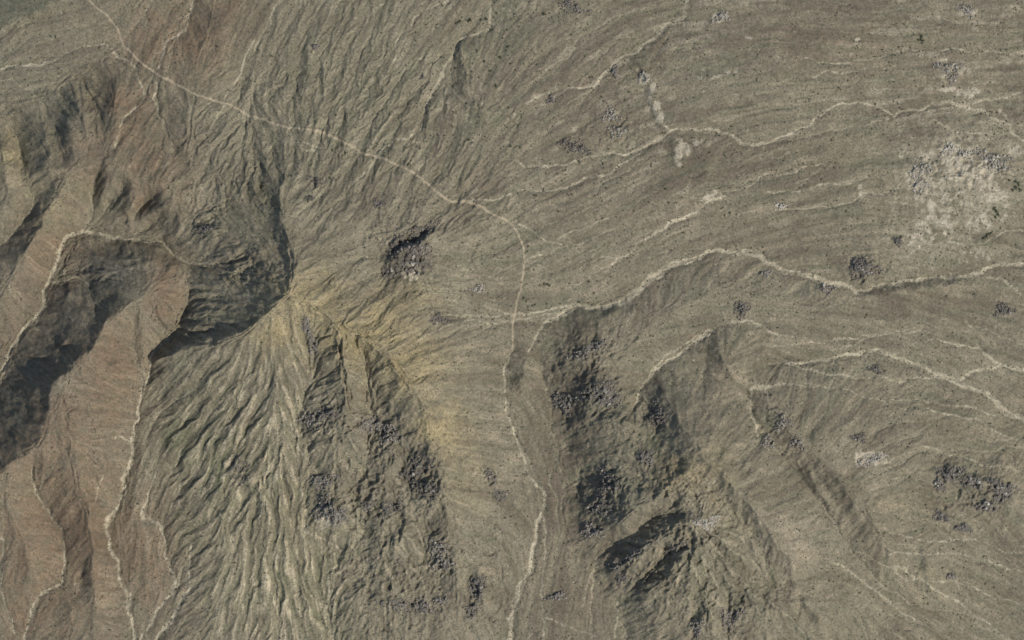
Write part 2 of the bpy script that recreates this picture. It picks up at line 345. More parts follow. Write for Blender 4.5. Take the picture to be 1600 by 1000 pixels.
DIRS = [(550,100,.45,-.9),(450,150,.4,-.9),(700,150,.4,-.9),(650,250,.6,-.8),(300,100,.35,-.95),(380,280,.25,-.97),(740,360,.8,-.6),
 (850,100,.8,-.6),(900,250,.9,-.4),(1000,320,.9,-.4),(1100,100,.95,-.2),(1300,50,1,.05),(1400,150,1,-.1),(1250,280,.95,-.25),(1500,350,.9,.2),
 (700,550,.97,.1),(650,480,1,0),(740,620,.9,.35),(1000,450,.85,-.5),(1300,520,1,.1),(1500,600,.9,.4),(1450,750,.95,.3),(1500,950,.85,.5),(1300,850,.7,.7),
 (800,700,.2,1),(820,900,-.2,1),(1150,680,.8,.6),(430,800,.05,1),(350,700,-.42,.9),(300,600,-.7,.72),(265,690,-.4,.92),(320,800,-.3,.95),(395,600,-.45,.9),(450,620,-.12,1),(330,500,-.85,.5),(250,640,-.6,.8),(300,900,-.3,.95),(500,900,.1,1),(150,850,.1,1),(60,60,1,-.2)]
dx = np.zeros_like(U); dy = np.zeros_like(U)
for (a, b, c, d) in DIRS:
    w = 1.0 / (((U - a) ** 2 + (V - b) ** 2) / 1e4 + 0.05) ** 1.6
    dx += w * c; dy += w * d
l = np.hypot(dx, dy) + 1e-6; dx /= l; dy /= l
def grads(Z):
    gy, gx = np.gradient(Z, vs_, us); return gx.astype(F), gy.astype(F)
sx, sy = grads(HS)
SL = np.hypot(sx, sy)
sgn = np.where(-(sx * dx + sy * dy) < 0, -1.0, 1.0)
apron = blobs([(330,720,110,170,1.0),(400,880,140,170,1.0),(300,600,70,60,.9),(420,650,70,90,.8)])
mixw = smooth(0.10, 0.30, SL) * (1 - 0.9 * apron)
fx = (1 - mixw) * dx * sgn + mixw * (-sx / (SL + 1e-5)); fy = (1 - mixw) * dy * sgn + mixw * (-sy / (SL + 1e-5))

core = (slice(NG, NV - NG), slice(NG, NU - NG))
def lic(seed, sc, L):
    """noise smeared along the direction water runs"""
    h, w = NV - 2 * NG, NU - 2 * NG
    nzz = np.random.default_rng(seed).normal(size=(h, w)).astype(F)
    nzz = sum_blur(nzz, sc)
    cx, cy = fx[core], fy[core]
    jj, ii = np.meshgrid(np.arange(h, dtype=F), np.arange(w, dtype=F), indexing='ij')
    acc = nzz.copy()
    for sg in (1, -1):
        x, y = ii.copy(), jj.copy()
        for k in range(L):
            i = np.clip(x, 0, w - 1).astype(np.int32); j = np.clip(y, 0, h - 1).astype(np.int32)
            ux = cx[j, i]; uy = cy[j, i]; l = np.hypot(ux, uy) + 1e-5
            x += sg * ux / l * 1.2; y += sg * uy / l * 1.2
            i = np.clip(x, 0, w - 1).astype(np.int32); j = np.clip(y, 0, h - 1).astype(np.int32)
            acc += nzz[j, i] * (1 - k / L)
    acc -= acc.mean(); acc /= acc.std()
    out = np.zeros_like(U); out[core] = np.clip(acc, -2.5, 2.5); return out
def sum_blur(Zz, n):
    for _ in range(n):
        P = np.pad(Zz, 1, mode='edge')
        Zz = (P[:-2, 1:-1] + P[2:, 1:-1] + P[1:-1, :-2] + P[1:-1, 2:] + 4 * Zz) * 0.125
    return Zz.astype(F)
def gullies(x, y, ax, ay, cell, seed):
    rr = np.random.default_rng(seed).uniform(0, 1, (256, 256, 2)).astype(F)
    px = x / cell; py = y / cell
    ix = np.floor(px).astype(np.int32); iy = np.floor(py).astype(np.int32)
    l = np.hypot(ax, ay) + 1e-6; sx_ = -ay / l; sy_ = ax / l
    C = np.zeros_like(x); S = np.zeros_like(x)
    for j in (-1, 0, 1):
        for i in (-1, 0, 1):
            r = rr[(ix + i) & 255, (iy + j) & 255]
            ddx = px - (ix + i + r[..., 0]); ddy = py - (iy + j + r[..., 1])
            w = np.maximum(0, 1 - (ddx * ddx + ddy * ddy) / 2.25) ** 2
            ph = (ddx * sx_ + ddy * sy_) * 6.2832 * 2.1
            C += w * np.cos(ph); S += w * np.sin(ph)
    m = np.sqrt(C * C + S * S) + 0.25
    return C / m, S / m
fx = fx + 0.16 * perlin(U, V, 40, 44) ; fy = fy + 0.16 * perlin(U, V, 40, 45)
STR1 = lic(5, 1, 16); STR2 = lic(6, 6, 26); STR3 = lic(8, 30, 44); STR4 = lic(9, 18, 34)
slopef = smooth(0.02, 0.22, SL)
amp0 = GULLY * (0.25 + 0.75 * slopef)
Z = H.copy()
DET = np.zeros_like(H)
ax, ay = fx.copy(), fy.copy()
for k, (cell, a) in enumerate(((66, 5.0), (36, 3.0), (20, 1.5), (12, 0.8))):
    c, s = gullies(WU, WV, ax, ay, cell, 40 + k)
    c = c * (0.75 + 0.7 * perlin(U, V, cell * 0.9, 50 + k))
    DET += a * amp0 * c
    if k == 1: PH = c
    gx, gy = grads(HS * 1.0 + DET)
    gl = np.hypot(gx, gy) + 1e-5
    bl = 0.55 * slopef * (1 - 0.75 * apron)
    ax = fx * (1 - bl) - bl * gx / gl; ay = fy * (1 - bl) - bl * gy / gl
Z += DET
# hummocky ground and broken rock relief
Z += 2.0 * fbm(U, V, 70, 3, 5) * (0.35 + 0.65 * slopef) + 0.30 * fbm(U, V, 9, 3, 9)
PATCH = smooth(-0.35, 0.6, fbm(U, V, 120, 3, 91))
Z += (0.14 * STR1 + 0.42 * STR2 * (0.35 + 0.65 * PATCH)) * (0.4 + 0.6 * GULLY)
rn = 1 - np.abs(fbm(WU, WV, 22, 4, 14, 0.6)) * 1.7
RK = np.clip(ROCKY + 0.25 * fbm(U, V, 26, 2, 60) * smooth(0.1, 0.3, ROCKY), 0, 1.2)
lumps = fbm(WU, WV, 52, 2, 63)
Z += blobs([(600,800,110,150,1.0),(1040,820,120,160,.8),(920,600,80,80,.7)]) * 9.0 * lumps
Z += RK * (5.5 * (rn - 0.45) + 1.8 * perlin(U, V, 6, 70))
CG = smooth(0.25, 0.8, CRAG + 0.35 * fbm(U, V, 11, 3, 72))
Z += CG * (4.0 * (1 - 1.8 * np.abs(fbm(U, V, 10, 3, 74, 0.65))) + 0.8)
Z = Z.astype(F)

# ------------------------------------------------------------------ dry stream beds and tracks (u, v, half width)
WASH = [
 ('canyon', 'sandy dry wash winding down the canyon west of the peak', [(-60,690,4),(0,588,4),(8,560,3.5),(15,540,3.5),(28,522,4),(55,500,4),(66,470,4),(72,450,3.5),(80,425,3.5),(88,395,4.5),(105,370,5),(127,361,4),(167,366,3),(200,377,2.4),(253,382,2),(277,406,2),(327,412,1.7),(357,417,1.5),(380,440,1.2),(397,475,.9)]),
 ('canyon2', 'short sandy side gully joining the canyon wash from the dark slope', [(80,440,1.8),(95,444,1.6),(105,437,1.5),(120,436,1.4),(133,439,1.2),(140,460,1),(150,475,.8)]),
 ('east', 'broad pale braided wash crossing the plain toward the middle valley', [(1342,462,2.6),(1310,446,4),(1280,436,4.5),(1250,427,4),(1222,426,3.5),(1213,412,3),(1195,404,4),(1160,392,4),(1140,390,3.5),(1105,395,3),(1085,402,4.5),(1060,408,5.5),(1040,418,5.5),(1020,435,5.5),(1005,452,5),(980,466,4.5),(945,477,4),(905,481,3),(880,490,2.6),(855,505,2),(840,520,1.6),(825,545,1)]),
 ('east2', 'thin pale stream thread fanning west out of the braided wash', [(905,479,2.4),(870,484,2),(830,488,1.6),(800,491,1.4),(740,494,1.1),(690,498,.8)]),
 ('east3', 'thin pale stream thread fanning west out of the braided wash', [(880,490,1.6),(840,494,1.4),(800,500,1.2),(760,507,.8)]),
 ('bank', 'pale wash running under the dark cut bank on the plain', [(1342,460,2),(1380,447,2.4),(1440,434,2.4),(1470,430,2.2),(1500,432,2.2),(1530,424,3),(1560,415,3),(1600,412,3),(1680,405,3)]),
 ('hillwash', 'pale forked wash coming off the rocky hill onto the plain', [(985,645,1),(1000,605,1.8),(1012,585,2.2),(1035,570,2.8),(1060,555,2.8),(1090,532,2.6),(1120,512,2.8),(1155,501,2.4),(1175,503,2.2),(1200,517,1.8),(1240,526,1)]),
 ('hillwash2', 'narrow pale braid beside the forked wash below the rocky hill', [(1015,580,1.6),(1040,555,1.8),(1075,534,1.6),(1110,513,1.4)]),
 ('southeast', 'wide pale wash sweeping across the south-eastern plain', [(1680,700,5),(1600,655,5),(1580,642,5),(1550,622,4.5),(1500,598,4.5),(1466,587,5),(1440,570,3.2),(1410,558,3),(1380,549,3.4),(1330,553,2.6),(1280,562,1.8),(1230,568,1.4),(1200,568,1)]),
 ('southeast2', 'pale side wash joining the wide south-eastern wash at a fork', [(1466,590,2),(1500,592,2),(1540,577,2.6),(1570,573,3),(1600,578,3),(1680,582,3)]),
 ('southeast3', 'faint sandy arm curving above the fork of the south-eastern wash', [(1568,572,3),(1540,550,2.2),(1500,536,1.6),(1450,530,1)]),
 ('north', 'long meandering pale wash crossing the upper plain past bare rock', [(1680,250,2.2),(1600,220,2.2),(1588,210,2.2),(1580,192,2),(1548,181,2),(1535,172,2),(1505,165,2.2),(1485,155,2.2),(1468,162,2),(1440,172,2),(1420,166,2),(1398,178,2.2),(1375,168,1.8),(1357,160,1.6),(1310,162,1.6),(1285,178,1.8),(1262,195,1.8),(1230,212,1.8),(1200,223,2.4),(1160,222,3.4),(1145,212,2.2),(1120,203,1.6),(1090,201,1.6),(1050,205,1.8),(1030,215,1.6),(980,237,1.8),(930,242,1.7),(890,258,1.6),(850,263,1.5),(820,260,1.3),(800,252,1)]),
 ('north2', 'fine pale wash branching south-west from the meandering wash', [(1035,213,1.4),(1000,235,1.4),(950,268,1.2),(900,285,1.3),(850,297,1.2),(800,307,1.1),(735,318,1)]),
 ('ledge', 'pale wash passing the top of the straight rock ledge', [(1090,-60,2.2),(1075,0,2.2),(1065,25,2.4),(1040,45,2.6),(1020,65,2.4),(1000,78,2),(985,82,1.8),(960,98,1.5),(940,115,1.5),(928,132,1.7),(905,133,1.4),(880,138,1.3),(850,150,1.2),(825,160,1.1),(810,175,1),(800,190,.8)]),
 ('shrub', 'pale wash beside dark shrubs on the gullied northern slope', [(775,-60,2),(770,0,1.8),(768,25,1.8),(755,42,1.7),(730,55,1.7),(715,65,1.9),(705,85,1.9),(695,110,2),(683,130,2),(675,155,1.8),(665,180,1.6),(655,200,1.4),(640,210,1.2),(615,220,1.1),(595,235,.8)]),
 ('shrub2', 'thin crooked rill high on the gullied northern slope', [(740,-40,1.2),(700,0,1.2),(670,12,1.2),(645,28,1.3),(640,42,1.2),(625,52,1.2),(620,75,1),(615,95,.8)]),
 ('red', 'narrow pale wash cutting the reddish north-western slope', [(315,-60,2),(300,0,2),(285,45,2),(268,62,1.7),(258,82,1.6),(252,100,1.5),(246,118,1.5),(248,130,1.4),(238,155,1.3),(245,175,1.1),(262,195,1),(268,215,.8)]),
 ('spur', 'thin pale wash curling round the north-western spurs', [(-60,122,2),(0,108,2),(50,98,1.8),(90,94,1.4),(125,75,.9),(160,73,.9),(175,83,1.2),(195,90,1.3),(215,105,1.4),(218,125,1.3),(225,140,1.2),(220,160,1.2),(190,187,1.1),(184,215,1),(184,230,.8)]),
 ('foot', 'pale wash along the eastern foot of the red ridge', [(240,547,1),(230,581,1.3),(213,617,1.8),(210,631,2.2),(215,655,1.8),(207,668,1.8),(200,690,2),(203,716,2.2),(193,750,2.6),(192,773,2.4),(180,793,2.2),(164,810,2.2),(167,826,2.2),(177,866,2.2),(182,900,2.2),(197,933,2.2),(202,966,2.4),(205,1000,2.6),(210,1060,2.6)]),
 ('foot2', 'crooked pale wash at the edge of the gullied southern apron', [(240,733,1),(238,753,1.5),(227,773,1.4),(223,793,1.6),(227,810,1.7),(248,826,1.8),(255,850,1.8),(252,866,1.6),(267,900,1.7),(267,930,2),(240,963,2.2),(220,996,2.4),(212,1060,2.4)]),
 ('foot3', 'short pale wash draining the gullied southern apron', [(295,853,1.2),(297,883,1.6),(290,920,1.8),(270,960,2.6),(257,983,2.6),(240,1010,2.4)]),
 ('corner', 'narrow wash in the furrow between two reddish ridges', [(45,735,.8),(72,800,1),(92,825,1.2),(95,860,1.3),(95,908,1.5),(65,930,1.6),(42,955,1.8),(37,1000,2),(34,1060,2)]),
 ('valley', 'pale gravelly wash down the floor of the middle valley', [(798,545,.9),(790,600,1),(795,650,1.3),(808,690,1.7),(825,730,2),(850,773,2.2),(852,788,2.4),(838,820,2.6),(830,860,3),(825,900,3.4),(805,935,3),(795,970,2.6),(790,1000,2.4),(785,1060,2.4)]),
 ('mouth', 'thin forked rill below the dark canyon mouth of the rocky hill', [(935,880,1.2),(930,910,1.2),(928,950,1.2),(922,1000,1.1),(920,1060,1)]),
 ('apron', 'thin pale wash between the gullied apron and dark rocky ridge', [(463,650,.9),(450,668,1),(492,738,1.1),(472,760,1.1),(480,830,1.2),(530,862,1.3),(517,900,1.5),(507,960,1.7),(515,1000,1.8),(520,1060,1.8)]),
 ('notch', 'short pale wash bending into the notch beside the south-eastern scarp', [(1280,606,.9),(1240,604,1.2),(1200,605,1.8),(1172,610,2.4),(1167,625,2.6),(1170,650,2.4),(1182,665,1.8),(1186,682,1)]),
 ('fine', 'fine pale rill on the brown upper plain joining wider sand', [(945,428,.8),(967,404,1.2),(987,397,1.4),(1007,377,1.6),(1027,361,2.2),(1047,347,2.6),(1067,337,2),(1110,318,1.2),(1150,298,1.2),(1200,275,1.1),(1300,255,.8)]),
 ('far', 'fine pale rill along the top of the far eastern plain', [(1250,92,.8),(1330,98,1.1),(1380,90,1.2),(1430,78,1.4),(1455,82,1.3),(1480,76,1.2),(1530,80,1.1),(1600,77,1.2),(1680,74,1.2)]),
 ('rocks', 'fine pale rill ending at the bare rocks of the eastern plain', [(1200,330,.7),(1300,322,1),(1360,306,1.2),(1420,290,1.2),(1437,298,1.1),(1485,292,1)]),
]
RILLS = [  # thinner threads, coloured only
 [(1200,302,.6),(1260,290,.8),(1330,282,.9),(1400,272,.7)],[(1200,223,1),(1300,205,.8),(1390,185,.8)],[(1440,178,.9),(1500,166,.9),(1600,145,1)],
 [(1450,182,.8),(1480,200,.8),(1560,212,.7)],[(1425,210,.6),(1450,222,.8),(1470,232,.8),(1500,235,.6)],
 [(1400,885,1),(1440,905,1.2),(1500,945,1.3),(1560,985,1.3),(1600,1010,1.2)],[(1340,862,.8),(1400,890,1),(1420,905,.8)],[(1390,868,.8),(1500,868,1),(1600,895,1)],
 [(1400,620,.7),(1480,632,.9),(1560,650,.9)],[(1400,690,.6),(1500,715,.8),(1600,740,.8)],[(1230,570,1),(1300,585,1),(1380,590,.8),(1460,592,1)],
 [(1520,500,.9),(1545,515,1),(1570,522,1),(1600,540,1)],[(1540,430,1.2),(1580,445,1.8),(1600,460,1.6)],[(1440,385,.8),(1480,380,1.2),(1520,388,1),(1560,370,1),(1600,362,1.2)],
 [(1560,250,.9),(1590,268,1)],[(1260,1000,.8),(1230,960,.8),(1200,930,.8)],
 [(400,62,1),(385,95,1.1),(368,125,1),(345,170,.9),(330,200,.7)],[(600,5,.8),(575,20,.9),(558,40,.9),(547,90,.7)],[(355,420,.8),(377,431,.9),(395,432,.7)],
 [(430,10,.8),(415,50,.9),(402,75,.7)],[(460,225,.8),(505,230,.9),(480,240,.7)],[(545,290,.8),(580,260,1),(600,238,.8)],[(650,270,.8),(665,255,.8),(700,235,.7)],
 [(990,648,.9),(1010,665,.8)],[(1090,790,.8),(1105,765,.9),(1115,745,.8)],[(940,880,1),(920,915,1),(910,960,.7)],[(965,945,1),(962,1000,1)],
 [(848,790,.9),(850,870,.9),(848,1000,.8)],[(850,970,.8),(900,985,.8),(930,998,.7)],
 [(290,700,.7),(268,730,.9),(280,770,.9),(284,800,.7)],[(180,690,.8),(183,680,.9),(195,690,1)],[(160,745,.7),(145,780,.6)],
 [(800,345,.7),(880,385,.6)],[(1000,400,.6),(920,408,.7),(900,425,.6)],[(0,840,1),(5,950,1),(20,990,1)],
 [(1380,830,.7),(1440,842,.8),(1520,850,.9),(1600,868,.9)],[(1430,905,.7),(1500,915,.9),(1600,950,.9)],[(1300,880,.8),(1380,930,1),(1450,985,1)],[(1450,640,.6),(1530,660,.7),(1600,690,.7)],[(1260,600,.6),(1330,612,.7),(1420,640,.6)],
 [(1300,545,.6),(1360,530,.7),(1420,515,.6)],[(860,380,.6),(900,360,.7),(950,345,.6)],[(830,400,.6),(890,388,.7),(960,360,.6)],[(1210,130,.6),(1290,112,.7),(1380,108,.6)],
 [(1440,520,.7),(1300,530,.8),(1200,545,.7)],[(740,500,.7),(690,515,.7),(660,530,.5)],[(900,445,.6),(930,430,.8),(960,412,.7)],
]
TRACK = [
 ('dirt_track', 'thin straightish dirt track crossing the gullied slope to the plain', [(130,-60,1),(140,0,1),(165,22,1.1),(183,48,1),(190,70,1),(215,92,1.1),(245,112,1.3),(260,124,1.3),(290,140,1.3),(330,157,1.3),(370,170,1.3),(400,183,1.4),(455,200,1.4),(510,207,1.4),(540,225,1.4),(570,238,1.5),(610,255,1.4),(650,273,1.5),(685,300,1.5),(705,313,1.7),(730,316,1.9),(760,330,1.4),(795,345,1.3),(810,365,1.2),(817,385,1.2),(820,410,1.2),(815,445,1.1),(806,475,1.1),(801,505,1.1),(798,545,1)]),
]
def seg_field(pl, x, y):
    """signed distance minus half width along a polyline, evaluated only inside its bounding box"""
    out = np.full(x.shape, 99.0, F)
    for i in range(len(pl) - 1):
        (ax_, ay_, aw), (bx_, by_, bw) = pl[i], pl[i + 1]
        m = 26
        c0, c1 = np.searchsorted(us, [min(ax_, bx_) - m, max(ax_, bx_) + m]); r0, r1 = np.searchsorted(vs_, [min(ay_, by_) - m, max(ay_, by_) + m])
        if c1 <= c0 or r1 <= r0: continue
        xx = x[r0:r1, c0:c1]; yy = y[r0:r1, c0:c1]
        ex, ey = bx_ - ax_, by_ - ay_; L2 = ex * ex + ey * ey
        t = np.clip(((xx - ax_) * ex + (yy - ay_) * ey) / L2, 0, 1)
        d = np.hypot(xx - ax_ - t * ex, yy - ay_ - t * ey) - (aw + (bw - aw) * t)
        out[r0:r1, c0:c1] = np.minimum(out[r0:r1, c0:c1], d)
    return out
edge_n = (1.1 * perlin(U, V, 6, 80) + 0.7 * perlin(U, V, 2.9, 81)).astype(F)
FACEID = np.zeros(U.shape, np.int16)
SAND = np.zeros_like(U)
NEARW = np.full(U.shape, 99.0, F)
for i, (nm, lab, pl) in enumerate(WASH):
    if nm == 'canyon': pl = [(a, b, 0.72 * c) for a, b, c in pl]
    d = seg_field(pl, WU, WV)
    NEARW = np.minimum(NEARW, d)
    dn = d + edge_n * 0.9
    hw = max(p[2] for p in pl)
    SAND = np.maximum(SAND, (0.8 + 0.2 * smooth(1.5, 3.5, hw)) * (1 - smooth(-1.0, 0.9, dn)))
    FACEID[(dn < 0.45) & (FACEID == 0)] = 10 + i
    cut = 1 - smooth(-3.0, 12.0, d)
    Z -= 1.1 * cut * cut
for pl in RILLS:
    d = seg_field(pl, WU, WV)
    SAND = np.maximum(SAND, 0.78 * (1 - smooth(-0.8, 1.3, d + edge_n * 0.8)))
    Z -= 0.35 * (1 - smooth(-1, 5, d))
TRK = np.zeros_like(U)
for i, (nm, lab, pl) in enumerate(TRACK):
    d = seg_field(pl, WU * 0.5 + U * 0.5, WV * 0.5 + V * 0.5)
    TRK = np.maximum(TRK, 1 - smooth(-0.5, 1.0, d + 0.4 * edge_n))
    FACEID[(d < 0.5)] = 200 + i
# ------------------------------------------------------------------ running water of the past: trace many drops downhill
CZ = Z[core].copy()
ch, cw = CZ.shape
def trace(CZ, n, steps, seed, mix=0.35):
    r = np.random.default_rng(seed)
    x = r.uniform(2, cw - 3, n).astype(F); y = r.uniform(2, ch - 3, n).astype(F)
    gy, gx = np.gradient(blur(CZ, 2), STEP); gx = gx.astype(F); gy = gy.astype(F)
    cfx = fx[core]; cfy = fy[core]
    vx = np.zeros(n, F); vy = np.zeros(n, F)
    acc = np.zeros(ch * cw)
    for s in range(steps):
        i = x.astype(np.int32); j = y.astype(np.int32)
        ggx = gx[j, i]; ggy = gy[j, i]
        vx = 0.72 * vx - ggx + mix * 0.12 * cfx[j, i]; vy = 0.72 * vy - ggy + mix * 0.12 * cfy[j, i]
        l = np.hypot(vx, vy) + 1e-5
        x = x + vx / l; y = y + vy / l
        ok = (x > 1) & (x < cw - 2) & (y > 1) & (y < ch - 2)
        x = np.where(ok, x, 2); y = np.where(ok, y, 2)
        if s > 5:
            acc += np.bincount(j[ok] * cw + i[ok], minlength=ch * cw)
    acc = acc.reshape(ch, cw)
    acc[:4, :4] = 0
    return acc
for p in range(2):
    A = trace(CZ, 90000, 90, 100 + p)
    A = np.log1p(blur(A, 1))
    A = np.clip(A / 5.0, 0, 1)
    CZ = (CZ - 0.55 * A * A * (0.4 + GULLY[core])).astype(F)
CZ = (0.65 * CZ + 0.35 * blur(CZ, 1)).astype(F)
Z[core] = CZ
FLOW = np.zeros_like(U); FLOW[core] = A

# ------------------------------------------------------------------ ground colour: soils, bare rock, sand
def lin(c):
    c = np.array(c, dtype=float) / 255.0
    return np.where(c <= 0.04045, c / 12.92, ((c + 0.055) / 1.055) ** 2.4)
KALB = 0.86
base = lin((131, 122, 102))
RGB = np.empty(U.shape + (3,), F); RGB[:] = base
nz1 = fbm(U, V, 90, 4, 21); nz2 = fbm(U, V, 30, 4, 25); nz3 = fbm(U, V, 10, 3, 28)
def paint(lst, c, soft=0.9, nw=0.55):
    global RGB
    m = blobs(lst, U + 14 * nz2, V + 14 * nz2[::-1, ::-1])
    m = np.clip(m + nw * m * (nz2 + 0.6 * nz3), 0, 1) * soft
    RGB = RGB * (1 - m[..., None]) + lin(c).astype(F) * m[..., None]
RED = (119, 100, 80)
paint([(60,620,130,170,1),(160,580,70,110,1),(100,840,120,160,1),(280,60,90,70,.9),(240,270,60,70,.8),(200,180,60,70,.7),(260,450,30,60,.9),(130,260,60,60,.6),(90,410,60,60,.9),(370,20,50,60,.6),(230,860,60,110,.8),(330,80,40,60,.6),(40,960,80,80,.8)], RED)
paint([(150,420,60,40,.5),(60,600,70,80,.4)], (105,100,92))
paint([(490,470,60,40,1),(570,520,80,50,1),(640,570,60,50,.8),(440,520,50,40,.8),(690,670,40,40,.9),(720,740,50,60,.5),(70,320,50,40,.5),(20,240,30,50,.6),(150,130,30,30,.3),(1060,740,50,30,.6),(1110,730,40,40,.5),(620,470,60,30,.5)], (150,136,103))
paint([(560,130,170,140,.7),(420,300,60,90,.5),(720,60,80,70,.8),(330,680,60,80,.5),(1280,930,120,90,.7),(1120,900,90,90,.7),(1000,680,70,60,.5),(40,15,60,28,1),(60,130,70,40,.5),(820,180,60,40,.3),(1300,580,120,60,.4)], (121,115,94))
paint([(440,860,120,160,.8),(360,740,60,100,.7),(330,620,80,60,.5)], (138,128,102))
paint([(280,690,26,40,.9),(340,740,20,60,.6),(290,830,20,30,.6),(500,920,20,40,.6),(520,1000,30,60,.4)], (104,107,78), 0.8)
paint([(900,130,110,80,.8),(1080,240,90,60,.6),(740,260,70,70,.5),(880,780,45,160,.9),(900,950,60,70,.8),(960,300,110,60,.4),(1110,570,50,40,.5),(1250,380,50,30,.5),(1480,470,90,30,.5),(690,200,50,50,.3)], (114,101,85))
paint([(1300,70,140,60,.7),(1500,120,120,70,.6),(1100,340,120,60,.4),(1250,100,80,40,.5)], (133,118,99))
paint([(1460,330,110,90,.6),(1560,700,90,90,.5),(1450,930,150,80,.4),(1420,790,80,60,.5),(1320,240,90,60,.4)], (134,123,98))
paint([(1240,850,50,60,.9),(1200,780,40,60,.6),(1060,650,40,40,.4),(1350,730,60,40,.4),(1260,930,40,40,.4)], (143,132,112))
paint([(1590,290,14,14,1),(1560,330,14,14,.9),(1540,378,40,10,.7),(1440,60,26,10,.5),(1075,262,26,10,.6),(1030,690,20,30,.5),(818,440,6,26,.7),(1580,240,14,20,.5),(780,190,30,14,.4),(860,530,20,30,.4),(1560,205,16,8,.6)], (96,102,74), 0.85)
paint([(1500,280,95,110,.8),(1450,350,60,60,.7),(1560,390,50,30,.5),(1490,110,40,24,.6)], (150,140,117))
def wash_over(m, c):
    global RGB
    m = np.clip(m, 0, 1)[..., None]; RGB = RGB * (1 - m) + lin(c).astype(F) * m
east = smooth(560, 760, U)
wash_over(0.50 * smooth(0.1, 1.5, STR3 + 0.9 * nz2) * (0.6 + 0.4 * east), (146, 133, 110))
wash_over(0.55 * smooth(0.1, 1.5, -STR3 - 0.8 * nz1) * (0.6 + 0.4 * east), (108, 96, 80))
wash_over(0.45 * smooth(0.3, 1.7, STR4 + 0.8 * nz1) * (0.7 + 0.3 * east), (113, 111, 90))
wash_over(0.55 * smooth(1.0, 2.0, -STR4 + 0.9 * nz2 + 0.5 * nz3) * east * smooth(420, 250, V), (160, 149, 127))
paint([(60,640,120,160,1),(160,580,60,90,1),(100,840,120,150,1),(280,60,80,60,.9),(235,250,50,60,.9),(200,180,50,60,.8),(262,455,26,50,.9),(90,400,60,60,.8),(350,20,40,50,.6),(150,230,40,40,.6),(225,880,40,90,.7)], (124, 100, 79), 0.38)
paint([(490,468,60,30,1),(570,515,80,40,1),(640,570,60,50,.8),(445,515,40,30,.8),(690,670,40,40,.9),(20,240,30,50,.6),(1060,740,50,30,.5),(620,465,60,26,.5)], (156, 139, 102), 0.55)
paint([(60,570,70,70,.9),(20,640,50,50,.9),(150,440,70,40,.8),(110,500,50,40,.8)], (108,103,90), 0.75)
mesa = smooth(4, -4, V - (46 - 0.48 * U) + 8 * nz3 + 6 * nz2) * smooth(140, 100, U) * smooth(-160, -70, V) * smooth(-200, -90, U)
wash_over(0.8 * mesa * (0.85 + 0.4 * nz3), (86, 89, 76))
paint([(1510,270,80,80,.95),(1450,350,50,50,.8),(1470,230,40,30,.6)], (158, 148, 126), 0.8, 0.9)
# pale bare ground with ragged borders
PALE = blobs([(1495,250,48,36,1),(1540,270,40,30,1),(1440,285,26,30,.95),(1465,350,40,40,.85),(1490,105,28,16,1),(1475,95,14,10,.8),(1515,145,24,10,.8),(1482,140,14,8,.8),(1512,12,18,12,1),(1570,5,10,6,.8),(1128,24,18,10,1),(1005,122,11,10,1.1),(1019,145,7,20,1.1),(1031,172,8,20,1.15),(1045,196,8,14,1.1),(1058,245,8,16,1.0),(1060,230,20,14,.85),(1090,222,14,8,.7),(1366,716,24,12,1.7),(1348,724,10,6,1.5),(1570,330,20,30,.5),(1350,300,8,20,.6),(1105,815,26,16,.8),(700,150,2,2,0),(758,168,10,14,.7),(1110,310,20,14,.6),(640,425,34,16,.7),(508,815,20,14,.8),(1440,370,40,30,.6),(1525,400,30,20,.6),(1560,300,26,20,.8),(1500,310,26,20,.8),(1470,300,12,24,.7),(1530,345,30,18,.7),(1590,235,14,10,.7),(1575,175,12,8,.7),(1420,240,14,8,.6),(1110,118,24,5,.75),(1145,112,16,5,.6),(1170,60,18,6,.5),(1240,40,20,6,.5),(1350,60,30,6,.5),(1590,130,20,20,.3)], WU, WV)
pm = smooth(0.42, 0.72, PALE * (0.98 + 0.65 * nz2 + 0.75 * nz3))
RGB = RGB * (1 - pm[..., None] * 0.75) + lin((182, 170, 147)).astype(F) * (pm[..., None] * 0.75)
# dark varnished bedrock where the ground is rocky
rkm = np.maximum(smooth(0.35, 0.8, RK + 0.25 * nz3 + 0.15 * nz2) * 0.4, 1.3 * CG)
rkm = np.clip(rkm, 0, 1.3) * (1 - 0.6 * pm)
rkm = rkm * (0.75 + 0.6 * nz3)
rkm = np.clip(rkm, 0, 1.4)
RGB = RGB * (1 - 0.55 * rkm[..., None]) + lin((96, 91, 85)).astype(F) * (0.55 * rkm[..., None])
# bare crests and scrubby furrows of the gullied apron; grass and bare streaks on the plains
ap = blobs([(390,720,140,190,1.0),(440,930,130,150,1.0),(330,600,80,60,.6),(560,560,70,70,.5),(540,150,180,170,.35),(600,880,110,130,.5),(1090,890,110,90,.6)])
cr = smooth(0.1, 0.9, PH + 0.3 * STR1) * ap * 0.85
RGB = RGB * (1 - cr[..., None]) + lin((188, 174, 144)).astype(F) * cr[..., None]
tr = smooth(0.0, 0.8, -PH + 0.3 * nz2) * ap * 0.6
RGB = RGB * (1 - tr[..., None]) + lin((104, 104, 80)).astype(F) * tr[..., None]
stm = smooth(0.2, 1.8, STR2 + 0.5 * STR1) * 0.34 * (0.2 + 0.8 * PATCH) * smooth(-0.5, 0.5, nz2)
RGB = RGB * (1 - stm[..., None]) + lin((158, 147, 122)).astype(F) * stm[..., None]
stg = smooth(0.4, 1.8, -STR2 * (0.4 + 0.6 * PATCH) + 0.7 * nz2) * 0.42
RGB = RGB * (1 - stg[..., None]) + lin((110, 104, 84)).astype(F) * stg[..., None]
